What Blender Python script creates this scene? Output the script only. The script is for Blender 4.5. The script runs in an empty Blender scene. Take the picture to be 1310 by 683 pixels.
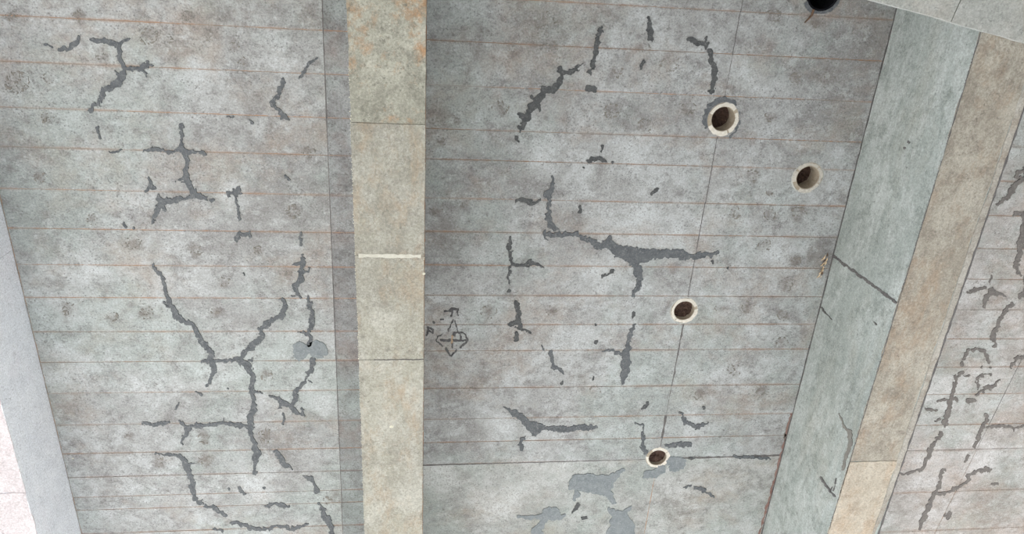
import bpy, bmesh, math, random
import numpy as np
from mathutils import Matrix, Vector

random.seed(7)
rng = np.random.default_rng(11)
S = bpy.context.scene
COL = S.collection

# ------------------------------------------------------------------ camera
FPX, CX, CY = 905.0, 655.0, 341.5
CAMZ = 1.6                      # eye height above the ground
HS = 5.0                        # slab soffit above the camera
def _n(v): return v / np.linalg.norm(v)
def _d(u, v): return np.array([u - CX, -(v - CY), -FPX])
_Y = _n(_d(527, 2425))
_X = _d(8136, 408); _X = _n(_X - _Y * _X.dot(_Y)); _Z = np.cross(_X, _Y)
CM = np.array([_X, _Y, _Z])
cam = bpy.data.objects.new('camera', bpy.data.cameras.new('camera'))
COL.objects.link(cam)
m4 = Matrix([list(CM[0]) + [0], list(CM[1]) + [0], list(CM[2]) + [CAMZ], [0, 0, 0, 1]])
cam.matrix_world = m4
cam.data.sensor_width = 36.0
cam.data.lens = FPX / 1310 * 36
cam.data.clip_start = 0.05
S.camera = cam

# ------------------------------------------------------------------ world, sun, exposure
w = bpy.data.worlds.new('sky'); S.world = w; w.use_nodes = True
nt = w.node_tree; nt.nodes.clear()
o_ = nt.nodes.new('ShaderNodeOutputWorld'); b_ = nt.nodes.new('ShaderNodeBackground')
b_.inputs['Color'].default_value = (0.84, 0.92, 1.0, 1); b_.inputs['Strength'].default_value = 1.1
nt.links.new(b_.outputs[0], o_.inputs[0])
sd = bpy.data.lights.new('sun', 'SUN'); sd.energy = 4.6; sd.angle = math.radians(2); sd.color = (1, .96, .92)
sun = bpy.data.objects.new('sun', sd); COL.objects.link(sun)
SUN_FROM = Vector((-0.42, 0.80, 0.62))
sun.rotation_euler = SUN_FROM.to_track_quat('Z', 'Y').to_euler()
sun.location = (-14, 12, 16)
S.view_settings.view_transform = 'Standard'; S.view_settings.look = 'None'
S.view_settings.gamma = 1.0; S.view_settings.use_curve_mapping = False
S.view_settings.exposure = 1.4

# ------------------------------------------------------------------ helpers
ZS = CAMZ + HS                   # world height of the slab soffit
HB = 4.13; ZB = CAMZ + HB        # girder soffits
def ray(u, v): return CM @ _d(u, v)
def at(u, v, H=HS):              # point of the plane H above the camera seen at u, v
    r = ray(u, v); return r[0] * H / r[2], r[1] * H / r[2]
def atx(u, v, X):                # point of the vertical plane x = X
    r = ray(u, v); return r[1] * X / r[0], r[2] * X / r[0] + CAMZ

def obj(name, verts, faces, mat, parent=None, smooth=False, **props):
    me = bpy.data.meshes.new(name); me.from_pydata([tuple(map(float, p)) for p in verts], [], faces); me.update()
    o = bpy.data.objects.new(name, me); COL.objects.link(o)
    if mat: me.materials.append(mat)
    if parent: o.parent = parent
    if smooth: me.shade_smooth()
    for k, v in props.items(): o[k] = v
    return o
def empty(name, loc, **props):
    o = bpy.data.objects.new(name, None); COL.objects.link(o); o.location = loc
    o.empty_display_size = .1
    for k, v in props.items(): o[k] = v
    return o
def box(x0, x1, y0, y1, z0, z1):
    v = [(x, y, z) for x in (x0, x1) for y in (y0, y1) for z in (z0, z1)]
    f = [(0, 1, 3, 2), (4, 6, 7, 5), (0, 4, 5, 1), (2, 3, 7, 6), (0, 2, 6, 4), (1, 5, 7, 3)]
    return v, f
def edge_pts(a, b, step, jit, fix=None):
    """points from a to b (2D), with sideways unevenness"""
    a = np.array(a, float); b = np.array(b, float); L = np.linalg.norm(b - a)
    n = max(1, int(L / step)); d = (b - a) / L; nn = np.array([-d[1], d[0]])
    out = []; q = 0
    for i in range(n):
        q = .55 * q + rng.normal(0, jit)
        out.append(a + d * L * i / n + nn * (q if i else 0))
    return out
def plate(poly, to3, t0, t1, step=.05, jit=.0012):
    """thin slab with an uneven outline; to3(a, b, t) puts it in the world"""
    pts = []
    for i in range(len(poly)): pts += edge_pts(poly[i], poly[(i + 1) % len(poly)], step, jit)
    n = len(pts)
    v = [to3(p[0], p[1], t0) for p in pts] + [to3(p[0], p[1], t1) for p in pts]
    f = [tuple(range(n)), tuple(range(2 * n - 1, n - 1, -1))] + [(i, i + n, (i + 1) % n + n, (i + 1) % n) for i in range(n)]
    return v, f
def fixn(o):
    bm = bmesh.new(); bm.from_mesh(o.data); bmesh.ops.recalc_face_normals(bm, faces=bm.faces)
    bm.to_mesh(o.data); bm.free(); return o

# value noise on pixel-like coordinates
_tab = rng.random((256, 256))
def vnoise(x, y, s, k=0):
    x = x / s + 37.3 * k; y = y / s + 91.7 * k
    xi = np.floor(x).astype(int); yi = np.floor(y).astype(int); fx = x - xi; fy = y - yi
    fx = fx * fx * (3 - 2 * fx); fy = fy * fy * (3 - 2 * fy)
    g = lambda a, b: _tab[a % 256, b % 256]
    return (g(xi, yi) * (1 - fx) + g(xi + 1, yi) * fx) * (1 - fy) + (g(xi, yi + 1) * (1 - fx) + g(xi + 1, yi + 1) * fx) * fy - .5

def mask_mesh(field, us, vs, tow, z0, z1):
    """marching squares: inside where field < 0; flat face at z0 and walls up to z1"""
    ins = field < 0
    any_ = ins[:-1, :-1] | ins[1:, :-1] | ins[:-1, 1:] | ins[1:, 1:]
    V = []; F = []; key = {}
    def vert(k, u, v, z):
        k = (k, z)
        if k not in key:
            x, y = tow(u, v); key[k] = len(V); V.append((x, y, z))
        return key[k]
    for j, i in zip(*np.nonzero(any_)):
        cs = [(j, i), (j, i + 1), (j + 1, i + 1), (j + 1, i)]
        poly = []
        for a in range(4):
            c = cs[a]; d = cs[(a + 1) % 4]; fa = field[c]; fb = field[d]
            if fa < 0: poly.append((('c',) + c, us[c[1]], vs[c[0]], 0))
            if (fa < 0) != (fb < 0):
                t = min(.97, max(.03, fa / (fa - fb)))
                poly.append((('e',) + min(c, d) + max(c, d), us[c[1]] * (1 - t) + us[d[1]] * t, vs[c[0]] * (1 - t) + vs[d[0]] * t, 1))
        if len(poly) < 3: continue
        F.append([vert(p[0], p[1], p[2], z0) for p in poly])
        for a in range(len(poly)):
            p, q = poly[a], poly[(a + 1) % len(poly)]
            if p[3] and q[3]:
                F.append([vert(p[0], p[1], p[2], z0), vert(p[0], p[1], p[2], z1), vert(q[0], q[1], q[2], z1), vert(q[0], q[1], q[2], z0)])
    return V, F
def stroke_field(strokes, step, rough=1.0, seed=0):
    P = np.array([p for s in strokes for p in s], float)
    pad = P[:, 2].max() + 5
    us = np.arange(P[:, 0].min() - pad, P[:, 0].max() + pad, step); vs = np.arange(P[:, 1].min() - pad, P[:, 1].max() + pad, step)
    U, Vv = np.meshgrid(us, vs)
    wu = U + rough * (3.4 * vnoise(U, Vv, 5.5, seed + 1) + 2.8 * vnoise(U, Vv, 2.4, seed + 2))
    wv = Vv + rough * (3.4 * vnoise(U, Vv, 5.5, seed + 3) + 2.8 * vnoise(U, Vv, 2.4, seed + 4))
    F = np.full(U.shape, 99.)
    for s in strokes:
        if len(s) == 1: s = [s[0], (s[0][0] + .1, s[0][1], s[0][2])]
        for a, b in zip(s[:-1], s[1:]):
            dx, dy = b[0] - a[0], b[1] - a[1]; L = dx * dx + dy * dy + 1e-9
            t = np.clip(((wu - a[0]) * dx + (wv - a[1]) * dy) / L, 0, 1)
            d = np.hypot(wu - a[0] - t * dx, wv - a[1] - t * dy) - (a[2] * (1 - t) + b[2] * t)
            F = np.minimum(F, d)
    return F + rough * (2.2 * vnoise(U, Vv, 3.3, seed + 5) + 1.2 * vnoise(U, Vv, 1.5, seed + 6)) - .15 * rough, us, vs

# ------------------------------------------------------------------ materials
class NB:
    def __init__(s, name):
        s.m = bpy.data.materials.new(name); s.m.use_nodes = True; s.t = s.m.node_tree
        s.b = s.t.nodes['Principled BSDF']; s.tc = s.t.nodes.new('ShaderNodeTexCoord').outputs['Object']
    def L(s, a, b): s.t.links.new(a, b)
    def vec(s, sc, rot=0, loc=(0, 0, 0)):
        n = s.t.nodes.new('ShaderNodeMapping'); s.L(s.tc, n.inputs[0]); n.inputs['Scale'].default_value = sc
        n.inputs['Rotation'].default_value = rot if rot else (0, 0, 0); n.inputs['Location'].default_value = loc; return n.outputs[0]
    def noise(s, v, sc, det=4, rough=.6, dist=0):
        n = s.t.nodes.new('ShaderNodeTexNoise'); s.L(v, n.inputs['Vector']); n.inputs['Scale'].default_value = sc
        n.inputs['Detail'].default_value = det; n.inputs['Roughness'].default_value = rough; n.inputs['Distortion'].default_value = dist
        return n.outputs['Fac']
    def ramp(s, f, a, b, lo=0., hi=1.):
        n = s.t.nodes.new('ShaderNodeMapRange'); s.L(f, n.inputs[0])
        for i, q in enumerate((a, b, lo, hi)): n.inputs[i + 1].default_value = q
        n.clamp = True; return n.outputs[0]
    def mix(s, f, a, b, mode='MIX'):
        n = s.t.nodes.new('ShaderNodeMix'); n.data_type = 'RGBA'; n.blend_type = mode
        for k, q in ((0, f), (6, a), (7, b)):
            if isinstance(q, tuple): n.inputs[k].default_value = q + ((1,) if len(q) == 3 else ())
            elif isinstance(q, (int, float)): n.inputs[k].default_value = q
            else: s.L(q, n.inputs[k])
        return n.outputs[2]
    def math(s, op, a, b=0.):
        n = s.t.nodes.new('ShaderNodeMath'); n.operation = op
        for k, q in ((0, a), (1, b)):
            if isinstance(q, (int, float)): n.inputs[k].default_value = q
            else: s.L(q, n.inputs[k])
        return n.outputs[0]
    def done(s, col, bump=None, dist=.003, rough=.85):
        if isinstance(col, tuple): s.b.inputs['Base Color'].default_value = col + (1,)
        else: s.L(col, s.b.inputs['Base Color'])
        s.b.inputs['Roughness'].default_value = rough; s.b.inputs['Specular IOR Level'].default_value = .25
        if bump is not None:
            n = s.t.nodes.new('ShaderNodeBump'); s.L(bump, n.inputs['Height']); n.inputs['Distance'].default_value = dist
            n.inputs['Strength'].default_value = .8; s.L(n.outputs[0], s.b.inputs['Normal'])
        return s.m
def lin(r, g, b):
    f = lambda c: (c / 255 / 12.92) if c < 10.3 else ((c / 255 + .055) / 1.055) ** 2.4
    return (f(r), f(g), f(b))

def concrete(name, base, light, dark, warm, stretch=(1, 1, 1), rot=0, warm_amt=.5, warm_scale=1.6, mott=1.0, speck=.5, loc=(0, 0, 0), vary=.0, seams=None):
    s = NB(name)
    v = s.vec((1, 1, 1), loc=loc); vs = s.vec(stretch, rot, loc)
    big = s.noise(v, .8, 3, .55, .4)
    mid = s.noise(vs, 3.0, 7, .72, .4)
    fin = s.noise(vs, 13, 7, .8)
    grain = s.noise(v, 75, 3, .8)
    c = s.mix(s.math('MULTIPLY', s.ramp(mid, .44, .60), .75 * mott), base, light)
    c = s.mix(s.math('MULTIPLY', s.ramp(big, .46, .64), .45 * mott), c, dark)
    blot = s.noise(s.vec((1, 1, 1), loc=(3.1 + loc[0], 7.7, 0)), 5.0, 7, .78, .2)
    c = s.mix(s.math('MULTIPLY', s.ramp(blot, .50, .63), .70 * mott), c, dark)
    wn = s.noise(s.vec(stretch, rot, (11 + loc[0], 2, 5)), warm_scale, 7, .72, .2)
    c = s.mix(s.math('MULTIPLY', s.ramp(wn, .50, .64), warm_amt), c, warm)
    lb = s.noise(s.vec(stretch, rot, (21 + loc[0], 9, 5)), 4.2, 8, .8, .1)
    c = s.mix(s.math('MULTIPLY', s.ramp(lb, .53, .66), .65 * mott), c, light)
    if seams is not None:
        cn = s.noise(s.vec((1, .8, 1), loc=(31, 8, 2)), 1.1, 6, .7)
        c = s.mix(s.math('MULTIPLY', s.ramp(cn, .47, .60), .34), c, lin(164, 180, 177))
    c = s.mix(s.math('MULTIPLY', s.ramp(fin, .53, .64), .58), c, dark)
    c = s.mix(s.math('MULTIPLY', s.ramp(fin, .46, .35), .6), c, light)
    if seams is not None:
        for nm, tgt, am in (('smudge', (dark[0] * .92, dark[1] * .84, dark[2] * .78), .8), ('pale', tuple(q * 1.05 for q in light), .8)):
            at_ = s.t.nodes.new('ShaderNodeAttribute'); at_.attribute_name = nm
            c = s.mix(s.math('MULTIPLY', s.math('MULTIPLY', at_.outputs['Fac'], am), s.ramp(fin if nm == 'smudge' else lb, .40, .60, .25, 1)), c, tgt)
    if seams:
        gt = s.t.nodes.new('ShaderNodeSeparateXYZ'); s.L(s.t.nodes['Texture Coordinate'].outputs['Generated'], gt.inputs[0])
        dd = s.math('ABSOLUTE', s.math('SUBTRACT', gt.outputs[1], .5))
        rn = s.noise(s.vec((1, .5, 1), loc=(4, 4, 4)), 1.7, 7, .75)
        c = s.mix(s.math('MULTIPLY', s.ramp(dd, .44, .5), s.ramp(rn, .44, .62, .08, .75)), c, seams)
    # pin holes and small dark specks gathered in patches
    vo = s.t.nodes.new('ShaderNodeTexVoronoi'); s.L(v, vo.inputs['Vector']); vo.inputs['Scale'].default_value = 42
    sp = s.math('MULTIPLY', s.ramp(vo.outputs['Distance'], .30, .15), s.ramp(lb, .44, .54))
    c = s.mix(s.math('MULTIPLY', sp, speck), c, (dark[0] * .55, dark[1] * .55, dark[2] * .55))
    cr = s.noise(s.vec((1, 1, 1), loc=(1, 2 + loc[0], 3)), 34, 6, .85, .6)
    c = s.mix(s.math('MULTIPLY', s.ramp(cr, .55, .63), s.ramp(blot, .42, .56, .25, .8)), c, (dark[0] * .72, dark[1] * .72, dark[2] * .72))
    g = s.ramp(grain, .35, .65, .80, 1.18)
    c = s.mix(1.0, c, s.mix(0.0, g, (0, 0, 0)), 'MULTIPLY')
    if vary:
        oi = s.t.nodes.new('ShaderNodeObjectInfo')
        c = s.mix(1.0, c, s.mix(0.0, s.ramp(oi.outputs['Random'], 0, 1, 1 - vary, 1 + vary * .6), (0, 0, 0)), 'MULTIPLY')
    h = s.math('ADD', s.math('MULTIPLY', fin, .6), s.math('MULTIPLY', grain, .35))
    return s.done(c, h, .006)

M = {}
SEAM = lin(166, 142, 126)
M['slab'] = concrete('board_marked_concrete', lin(169, 171, 172), lin(198, 203, 206), lin(132, 131, 131), lin(162, 151, 142), (1., 1.1, 1), warm_amt=.6, vary=.04, seams=SEAM)
M['slab_plain'] = concrete('smooth_slab_concrete', lin(170, 172, 171), lin(200, 203, 204), lin(132, 132, 130), lin(164, 154, 142), (.95, 1.1, 1), warm_amt=.6, vary=.03, loc=(6, 1, 0), seams=False)
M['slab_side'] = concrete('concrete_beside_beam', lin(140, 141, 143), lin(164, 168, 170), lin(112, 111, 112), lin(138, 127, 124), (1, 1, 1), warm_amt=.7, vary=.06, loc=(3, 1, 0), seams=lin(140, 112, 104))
M['mid_soffit'] = concrete('warm_pale_beam_concrete', lin(168, 167, 156), lin(192, 192, 185), lin(144, 142, 133), lin(170, 152, 130), (1.5, .8, 1), warm_amt=.6, warm_scale=3.0, speck=.3, loc=(5, 0, 0), vary=.03)
M['mid_soffit_rusty'] = concrete('rust_blotched_beam_concrete', lin(162, 162, 151), lin(190, 190, 179), lin(132, 132, 122), lin(174, 136, 100), (1.2, 1.1, 1), warm_amt=.85, warm_scale=3.6, speck=.4, loc=(5.4, 0, 0))
M['girder_side'] = concrete('greenish_beam_concrete', lin(174, 182, 180), lin(201, 207, 206), lin(140, 147, 143), lin(164, 163, 153), (1, .5, 1.6), warm_amt=.4, speck=.25, loc=(9, 4, 0))
M['girder_soffit'] = concrete('brownish_beam_concrete', lin(166, 160, 149), lin(190, 186, 176), lin(138, 131, 121), lin(164, 144, 124), (1.2, .6, 1), warm_amt=.6, warm_scale=3.5, speck=.3, loc=(2, 8, 0))
M['girder_soffit_pale'] = concrete('sandy_beam_concrete', lin(188, 180, 166), lin(206, 200, 188), lin(168, 156, 142), lin(186, 164, 140), (1.2, .6, 1), warm_amt=.6, warm_scale=3.5, speck=.2, loc=(2, 3, 0))
M['lip'] = concrete('pale_lip_mortar', lin(176, 172, 164), lin(196, 194, 188), lin(148, 142, 134), lin(168, 152, 134), speck=.2)
M['right_slab'] = concrete('pinkish_slab_concrete', lin(184, 180, 178), lin(214, 213, 214), lin(150, 145, 141), lin(176, 158, 146), (.8, 1.2, 1), warm_amt=.6, vary=.04, loc=(1, 5, 2), seams=lin(158, 138, 126))
M['left_beam'] = concrete('glare_whitened_edge_beam_concrete', lin(228, 232, 240), lin(240, 243, 249), lin(210, 214, 222), lin(230, 222, 232), (1, .6, 1), warm_amt=.3, speck=.1, mott=.7)  # near-white tone carries the glare on this beam in its colour
M['left_soffit'] = concrete('light_offset_edge_soffit_concrete', lin(202, 196, 200), lin(216, 212, 216), lin(184, 176, 180), lin(206, 190, 196), mott=.7, speck=.1)  # darker copy of the beam tone, offsetting stronger light on the underside
M['cap'] = concrete('pier_cap_concrete', lin(178, 181, 178), lin(196, 198, 196), lin(158, 160, 157), lin(180, 173, 164), (.8, .8, 1), warm_amt=.4, speck=.15, mott=.8)
def rust_seam():
    s = NB('rusty_seam_backing')
    n = s.noise(s.vec((.6, 6, 1)), 1.3, 4, .7); n2 = s.noise(s.vec((1, 1, 1)), 9, 4, .7)
    c = s.mix(s.ramp(n, .36, .6), lin(160, 159, 156), lin(182, 142, 112))
    c = s.mix(s.math('MULTIPLY', s.ramp(n2, .45, .7), .6), c, lin(150, 142, 134))
    return s.done(c, n2, .003)
M['rust'] = rust_seam()
def mortar(name, a, b, c3):
    s = NB(name); n = s.noise(s.vec((1, 1, 1)), 26, 5, .75); n2 = s.noise(s.vec((1, 1, 1)), 70, 3, .7); n3 = s.noise(s.vec((1, 1, 1)), 5, 3, .6)
    c = s.mix(s.ramp(n, .38, .62), a, b); c = s.mix(s.math('MULTIPLY', s.ramp(n2, .54, .66), .55), c, c3)
    c = s.mix(s.math('MULTIPLY', s.ramp(n3, .45, .65), .35), c, b)
    return s.done(c, n2, .004, .9)
M['crack'] = mortar('dark_crack_mortar', lin(88, 92, 97), lin(110, 114, 118), lin(150, 153, 155))
M['crack_deep'] = mortar('blackish_crack_mortar', lin(74, 77, 80), lin(98, 100, 102), lin(132, 134, 134))
M['patch'] = mortar('blue_grey_patch_mortar', lin(122, 130, 135), lin(142, 149, 153), lin(168, 174, 177))
M['crack_right'] = mortar('brown_grey_crack_mortar', lin(108, 104, 103), lin(130, 126, 123), lin(158, 152, 148))
M['joint'] = mortar('dark_joint_and_shade_filler', lin(92, 90, 92), lin(118, 116, 116), lin(140, 134, 130))  # joints, and the painted shade strip at the girder root
M['stain'] = mortar('speckled_stain', lin(128, 126, 122), lin(142, 139, 134), lin(150, 146, 138))
M['stain_warm'] = mortar('orange_stain', lin(176, 148, 120), lin(184, 162, 138), lin(170, 150, 130))
M['soot'] = mortar('black_smear', lin(72, 72, 76), lin(104, 104, 106), lin(136, 136, 134))
M['white'] = mortar('white_plastic_chips', lin(214, 210, 200), lin(232, 228, 220), lin(196, 188, 172))
M['tube'] = mortar('tan_tube_wall', lin(166, 154, 138), lin(184, 174, 158), lin(140, 126, 112))
M['plug'] = mortar('dark_brown_plug', lin(66, 52, 48), lin(92, 74, 66), lin(116, 96, 84))
M['black'] = mortar('hole_shade_black', lin(16, 16, 22), lin(22, 22, 30), lin(30, 30, 36))  # near-black that paints the shade inside the open hole
M['chip'] = mortar('pale_mortar_chips', lin(206, 204, 188), lin(224, 222, 206), lin(186, 182, 166))
M['blocker'] = mortar('grey_light_block_wall', lin(120, 118, 112), lin(138, 136, 130), lin(100, 98, 92))  # plain grey for the added light-blocking wall
M['rim_grey'] = mortar('greyish_plastic_chips', lin(190, 186, 178), lin(214, 210, 202), lin(160, 154, 144))
M['collar'] = mortar('pale_collar_mortar', lin(180, 182, 178), lin(196, 197, 192), lin(168, 166, 160))
M['ridge'] = mortar('pale_ridge_mortar', lin(196, 195, 184), lin(210, 209, 200), lin(184, 180, 168))
M['rust_run'] = mortar('red_rust_run', lin(134, 100, 94), lin(152, 128, 120), lin(160, 140, 134))
M['twig'] = mortar('dry_brown_twig', lin(92, 74, 62), lin(120, 98, 82), lin(70, 56, 48))
M['leaf'] = mortar('dry_straw', lin(196, 172, 140), lin(222, 204, 176), lin(150, 112, 84))
M['ground'] = concrete('dusty_ground', lin(192, 190, 186), lin(210, 208, 204), lin(168, 164, 160), lin(186, 176, 168), mott=.8)

# ------------------------------------------------------------------ the setting
GX0, GX1 = 3.29, 3.75            # right girder
MX0, MX1 = -0.44, -0.014         # middle girder
LX1, LX0 = -2.92, -3.40; ZL = CAMZ + 4.46
Y0, Y1 = -3.1, 13.0
ground = obj('floor', *box(-45, 45, -45, 45, -.2, 0), M['ground'], kind='structure')

SL = [('a', at(925, 152), .118, .11), ('b', at(1033, 227), .118, .125), ('c', at(875, 397), .112, .045), ('d', at(841, 585), .108, .03)]
HOLE = at(1053, -9)
cut_at = [(c[1], c[2]) for c in SL] + [(HOLE, .120)]
def cut_holes(o, x0=-99, x1=99, y0=-99, y1=99):
    """real round openings through slab pieces (cutters removed again)"""
    for (cx, cy), r in cut_at:
        if cx + r < x0 or cx - r > x1 or cy + r < y0 or cy - r > y1: continue
        bm = bmesh.new(); bmesh.ops.create_cone(bm, cap_ends=True, segments=48, radius1=r, radius2=r, depth=.6,
            matrix=Matrix.Translation((cx, cy, ZS + .2)))
        cm = bpy.data.meshes.new('cut'); bm.to_mesh(cm); bm.free()
        c = bpy.data.objects.new('cut', cm); COL.objects.link(c)
        md = o.modifiers.new('b', 'BOOLEAN'); md.operation = 'DIFFERENCE'; md.object = c; md.solver = 'EXACT'
        dg = bpy.context.evaluated_depsgraph_get(); me = bpy.data.meshes.new_from_object(o.evaluated_get(dg))
        o.modifiers.clear(); o.data = me
        bpy.data.objects.remove(c); bpy.data.meshes.remove(cm)
    return o
SX0, SX1 = -4.6, 7.6
obj('wall_light_block', *box(-7, 11, -3.75, -3.15, 0, ZS + .0), M['blocker'], kind='structure')  # unseen wall added behind the camera to block back light
ceiling = obj('ceiling', *box(SX0, SX1, Y0, Y1, ZS + .0012, ZS + .45), M['rust'], kind='structure')
cut_holes(ceiling)
# board imprints between the rusty seams
rowsL = [-.66, -.37, -.08, .21, .497, .778, 1.073, 1.338, 1.632, 1.922, 2.2, 2.463, 2.75, 3.015, 3.296, 3.596, 3.877, 4.118, 4.327, 4.463, 4.725, 5.0, 5.28, 5.56]
rowsM = [-.62, -.33, -.05, .24, .525, .82, 1.124, 1.343, 1.637, 1.90, 2.174, 2.432, 2.692, 2.933, 3.291, 3.60, 3.84, 4.075, 4.56, 5.06, 5.56]
rowsR = [-.62, -.33, -.05, .24, .525, .82, 1.12, 1.40, 1.69, 1.98, 2.26, 2.55, 2.84, 3.13, 3.42, 3.76, 4.05, 4.56, 5.06, 5.56]
def to_soffit(a, b, t): return (a, b, ZS + t)
def to_px(x, y, H=HS):
    q = CM.T @ np.array([x, y, H], float); return CX - FPX * q[0] / q[2], CY + FPX * q[1] / q[2]
SMUDGE = [(640,138,11),(790,92,11),(783,142,12),(825,160,12),(857,80,17),(698,28,17),(882,138,11),(580,152,8),(565,180,8),(596,262,8),(962,225,12),(985,245,8),(942,272,11),(985,275,11),(1022,273,13),(978,313,10),(1018,333,10),(956,393,11),(920,394,8),(1005,363,13),(1000,403,10),(940,472,11),(895,505,9),(975,500,10),(705,398,9),(625,398,12),(560,270,10),(1000,438,9),(605,500,8),(1060,95,11),(1017,100,10),(985,150,11),(825,60,9),(705,60,10),(655,70,9),
      (22,105,20),(62,100,10),(130,72,10),(190,45,16),(52,227,10),(118,280,9),(170,310,14),(88,396,12),(188,400,12),(287,360,10),(277,398,9),(342,480,11),(340,558,12),(262,560,10),(262,588,11),(165,558,9),(270,45,14),(300,60,10),(310,78,8),(250,320,11),(375,270,11),(395,195,9),(330,320,8),(60,150,11),(100,20,11),(15,20,11),(145,405,9),(215,50,10),(80,600,9),(205,590,10),(370,350,8),(240,20,10),(1045,30,10),(990,20,12),(1010,560,10),
      (690,40,45),(600,60,40),(1110,60,35),(1060,100,30),(770,20,35),(1050,330,22),(300,15,50),(220,60,32),(1000,560,28),(620,480,26),(560,150,30),(562,300,26),(1270,650,50),(325,130,22),(1090,180,18),(735,480,22),(1005,640,40),(870,655,30),(430,640,20),(580,500,18),(1120,20,28),(400,20,30)]
PALE = [(830,292,50),(760,352,40),(395,490,20),(412,515,22),(700,600,50),(640,640,40),(1190,600,35),(1230,360,35),(1212,290,26),(990,330,24),(885,540,20),(945,90,22),(970,105,25),(905,290,25),(330,620,35),(250,90,20),(560,610,30),(300,250,25),(800,200,30),(700,200,30),(1205,500,26),(1250,590,30),(740,430,30),(640,540,24),(480,100,10),(80,470,35),(110,350,30)]
def board_mesh(poly, z0, z1, step=.021, jit=.0009):
    P = [np.array(p, float) for p in poly]
    nx = max(2, int(np.linalg.norm(P[1] - P[0]) / step)); ny = max(2, int(np.linalg.norm(P[3] - P[0]) / step))
    a = np.linspace(0, 1, nx + 1)[None, :, None]; b = np.linspace(0, 1, ny + 1)[:, None, None]
    G = (P[0] * (1 - a) + P[1] * a) * (1 - b) + (P[3] * (1 - a) + P[2] * a) * b
    G[0, 1:-1, 1] += rng.normal(0, jit, nx - 1); G[-1, 1:-1, 1] += rng.normal(0, jit, nx - 1)
    G[1:-1, 0, 0] += rng.normal(0, jit, ny - 1); G[1:-1, -1, 0] += rng.normal(0, jit, ny - 1)
    X, Y = G[..., 0].ravel(), G[..., 1].ravel(); N = len(X)
    idx = np.arange(N).reshape(ny + 1, nx + 1)
    F = np.stack([idx[:-1, :-1], idx[1:, :-1], idx[1:, 1:], idx[:-1, 1:]], -1).reshape(-1, 4).tolist()
    ring = list(idx[0]) + list(idx[1:, -1]) + list(idx[-1, -2::-1]) + list(idx[-2:0:-1, 0]); ring = [int(i) for i in ring]
    V = np.stack([X, Y, np.full(N, z0)], 1)
    V = np.concatenate([V, np.stack([X[ring], Y[ring], np.full(len(ring), z1)], 1)])
    n = len(ring)
    F += [[ring[i], ring[(i + 1) % n], N + (i + 1) % n, N + i] for i in range(n)] + [[N + n - 1 - i for i in range(n)]]
    C = CM.T @ np.stack([V[:, 0], V[:, 1], np.full(len(V), HS)])
    U = CX - FPX * C[0] / C[2]; W = CY + FPX * C[1] / C[2]
    wu = U + 7 * vnoise(U, W, 12, 3) + 3 * vnoise(U, W, 5, 5); wv = W + 7 * vnoise(U, W, 12, 4) + 3 * vnoise(U, W, 5, 6)
    sm = np.zeros(len(V)); pl = np.zeros(len(V))
    for (cu, cv, rr) in SMUDGE:
        d = np.hypot(wu - cu, wv - cv) / rr; sm = np.maximum(sm, np.clip(1.55 - 1.5 * d, 0, 1) * (1 if rr < 16 else .6))
    for (cu, cv, rr) in PALE:
        d = np.hypot(wu - cu, wv - cv) / rr; pl = np.maximum(pl, np.clip(1.5 - 1.3 * d, 0, 1))
    return V, F, sm, pl
def boards(xa, xb, rows, mat, gap=.0065, yshift=0, lab=None):
    for a, b in zip(rows[:-1], rows[1:]):
        g = gap / 2
        k = .0022 * random.random()
        # the outline follows slightly slanted long seams
        x0a, x0b = (xa(a), xa(b)) if callable(xa) else (xa, xa); x1a, x1b = (xb(a), xb(b)) if callable(xb) else (xb, xb)
        poly = [(x0a + g, a + g), (x1a - g, a + g), (x1b - g, b - g), (x0b + g, b - g)]
        V, F, sm, pl = board_mesh(poly, ZS - k, ZS + .0045)
        o = obj('ceiling_board', V, F, mat, ceiling)
        o.data.attributes.new('smudge', 'FLOAT', 'POINT').data.foreach_set('value', sm)
        o.data.attributes.new('pale', 'FLOAT', 'POINT').data.foreach_set('value', pl)
        fixn(o); cut_holes(o, min(x0a, x0b), max(x1a, x1b), a, b)
sA = lambda y: -.687 - .0088 * (y - .3)
sM = lambda y: 2.147 - .011 * y
sR = lambda y: 5.55 - .0985 * (y - 1.1) if y > 1.1 else 5.55
boards(LX1 + .003, sA, rowsL, M['slab'], gap=.0042)
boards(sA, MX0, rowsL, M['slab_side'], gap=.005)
boards(MX1, sM, rowsM[:18], M['slab'], gap=.0042)
boards(sM, GX0, rowsM[:18], M['slab'], gap=.0042)
boards(MX1, sM, [4.075, 5.56], M['slab_plain'])
boards(sM, GX0, [4.075, 5.56], M['slab_plain'])
boards(GX1, sR, rowsR, M['right_slab'], gap=.005)
boards(sR, 7.0, rowsR, M['right_slab'], gap=.005)
obj('ceiling_panel', *box(SX0, SX1, 5.565, Y1, ZS, ZS + .004), M['slab'], ceiling)
obj('ceiling_panel', *box(7.0, SX1, Y0, 5.565, ZS, ZS + .004), M['right_slab'], ceiling)
obj('ceiling_panel', *box(SX0, LX1, Y0, 5.565, ZS, ZS + .004), M['slab'], ceiling)
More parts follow.
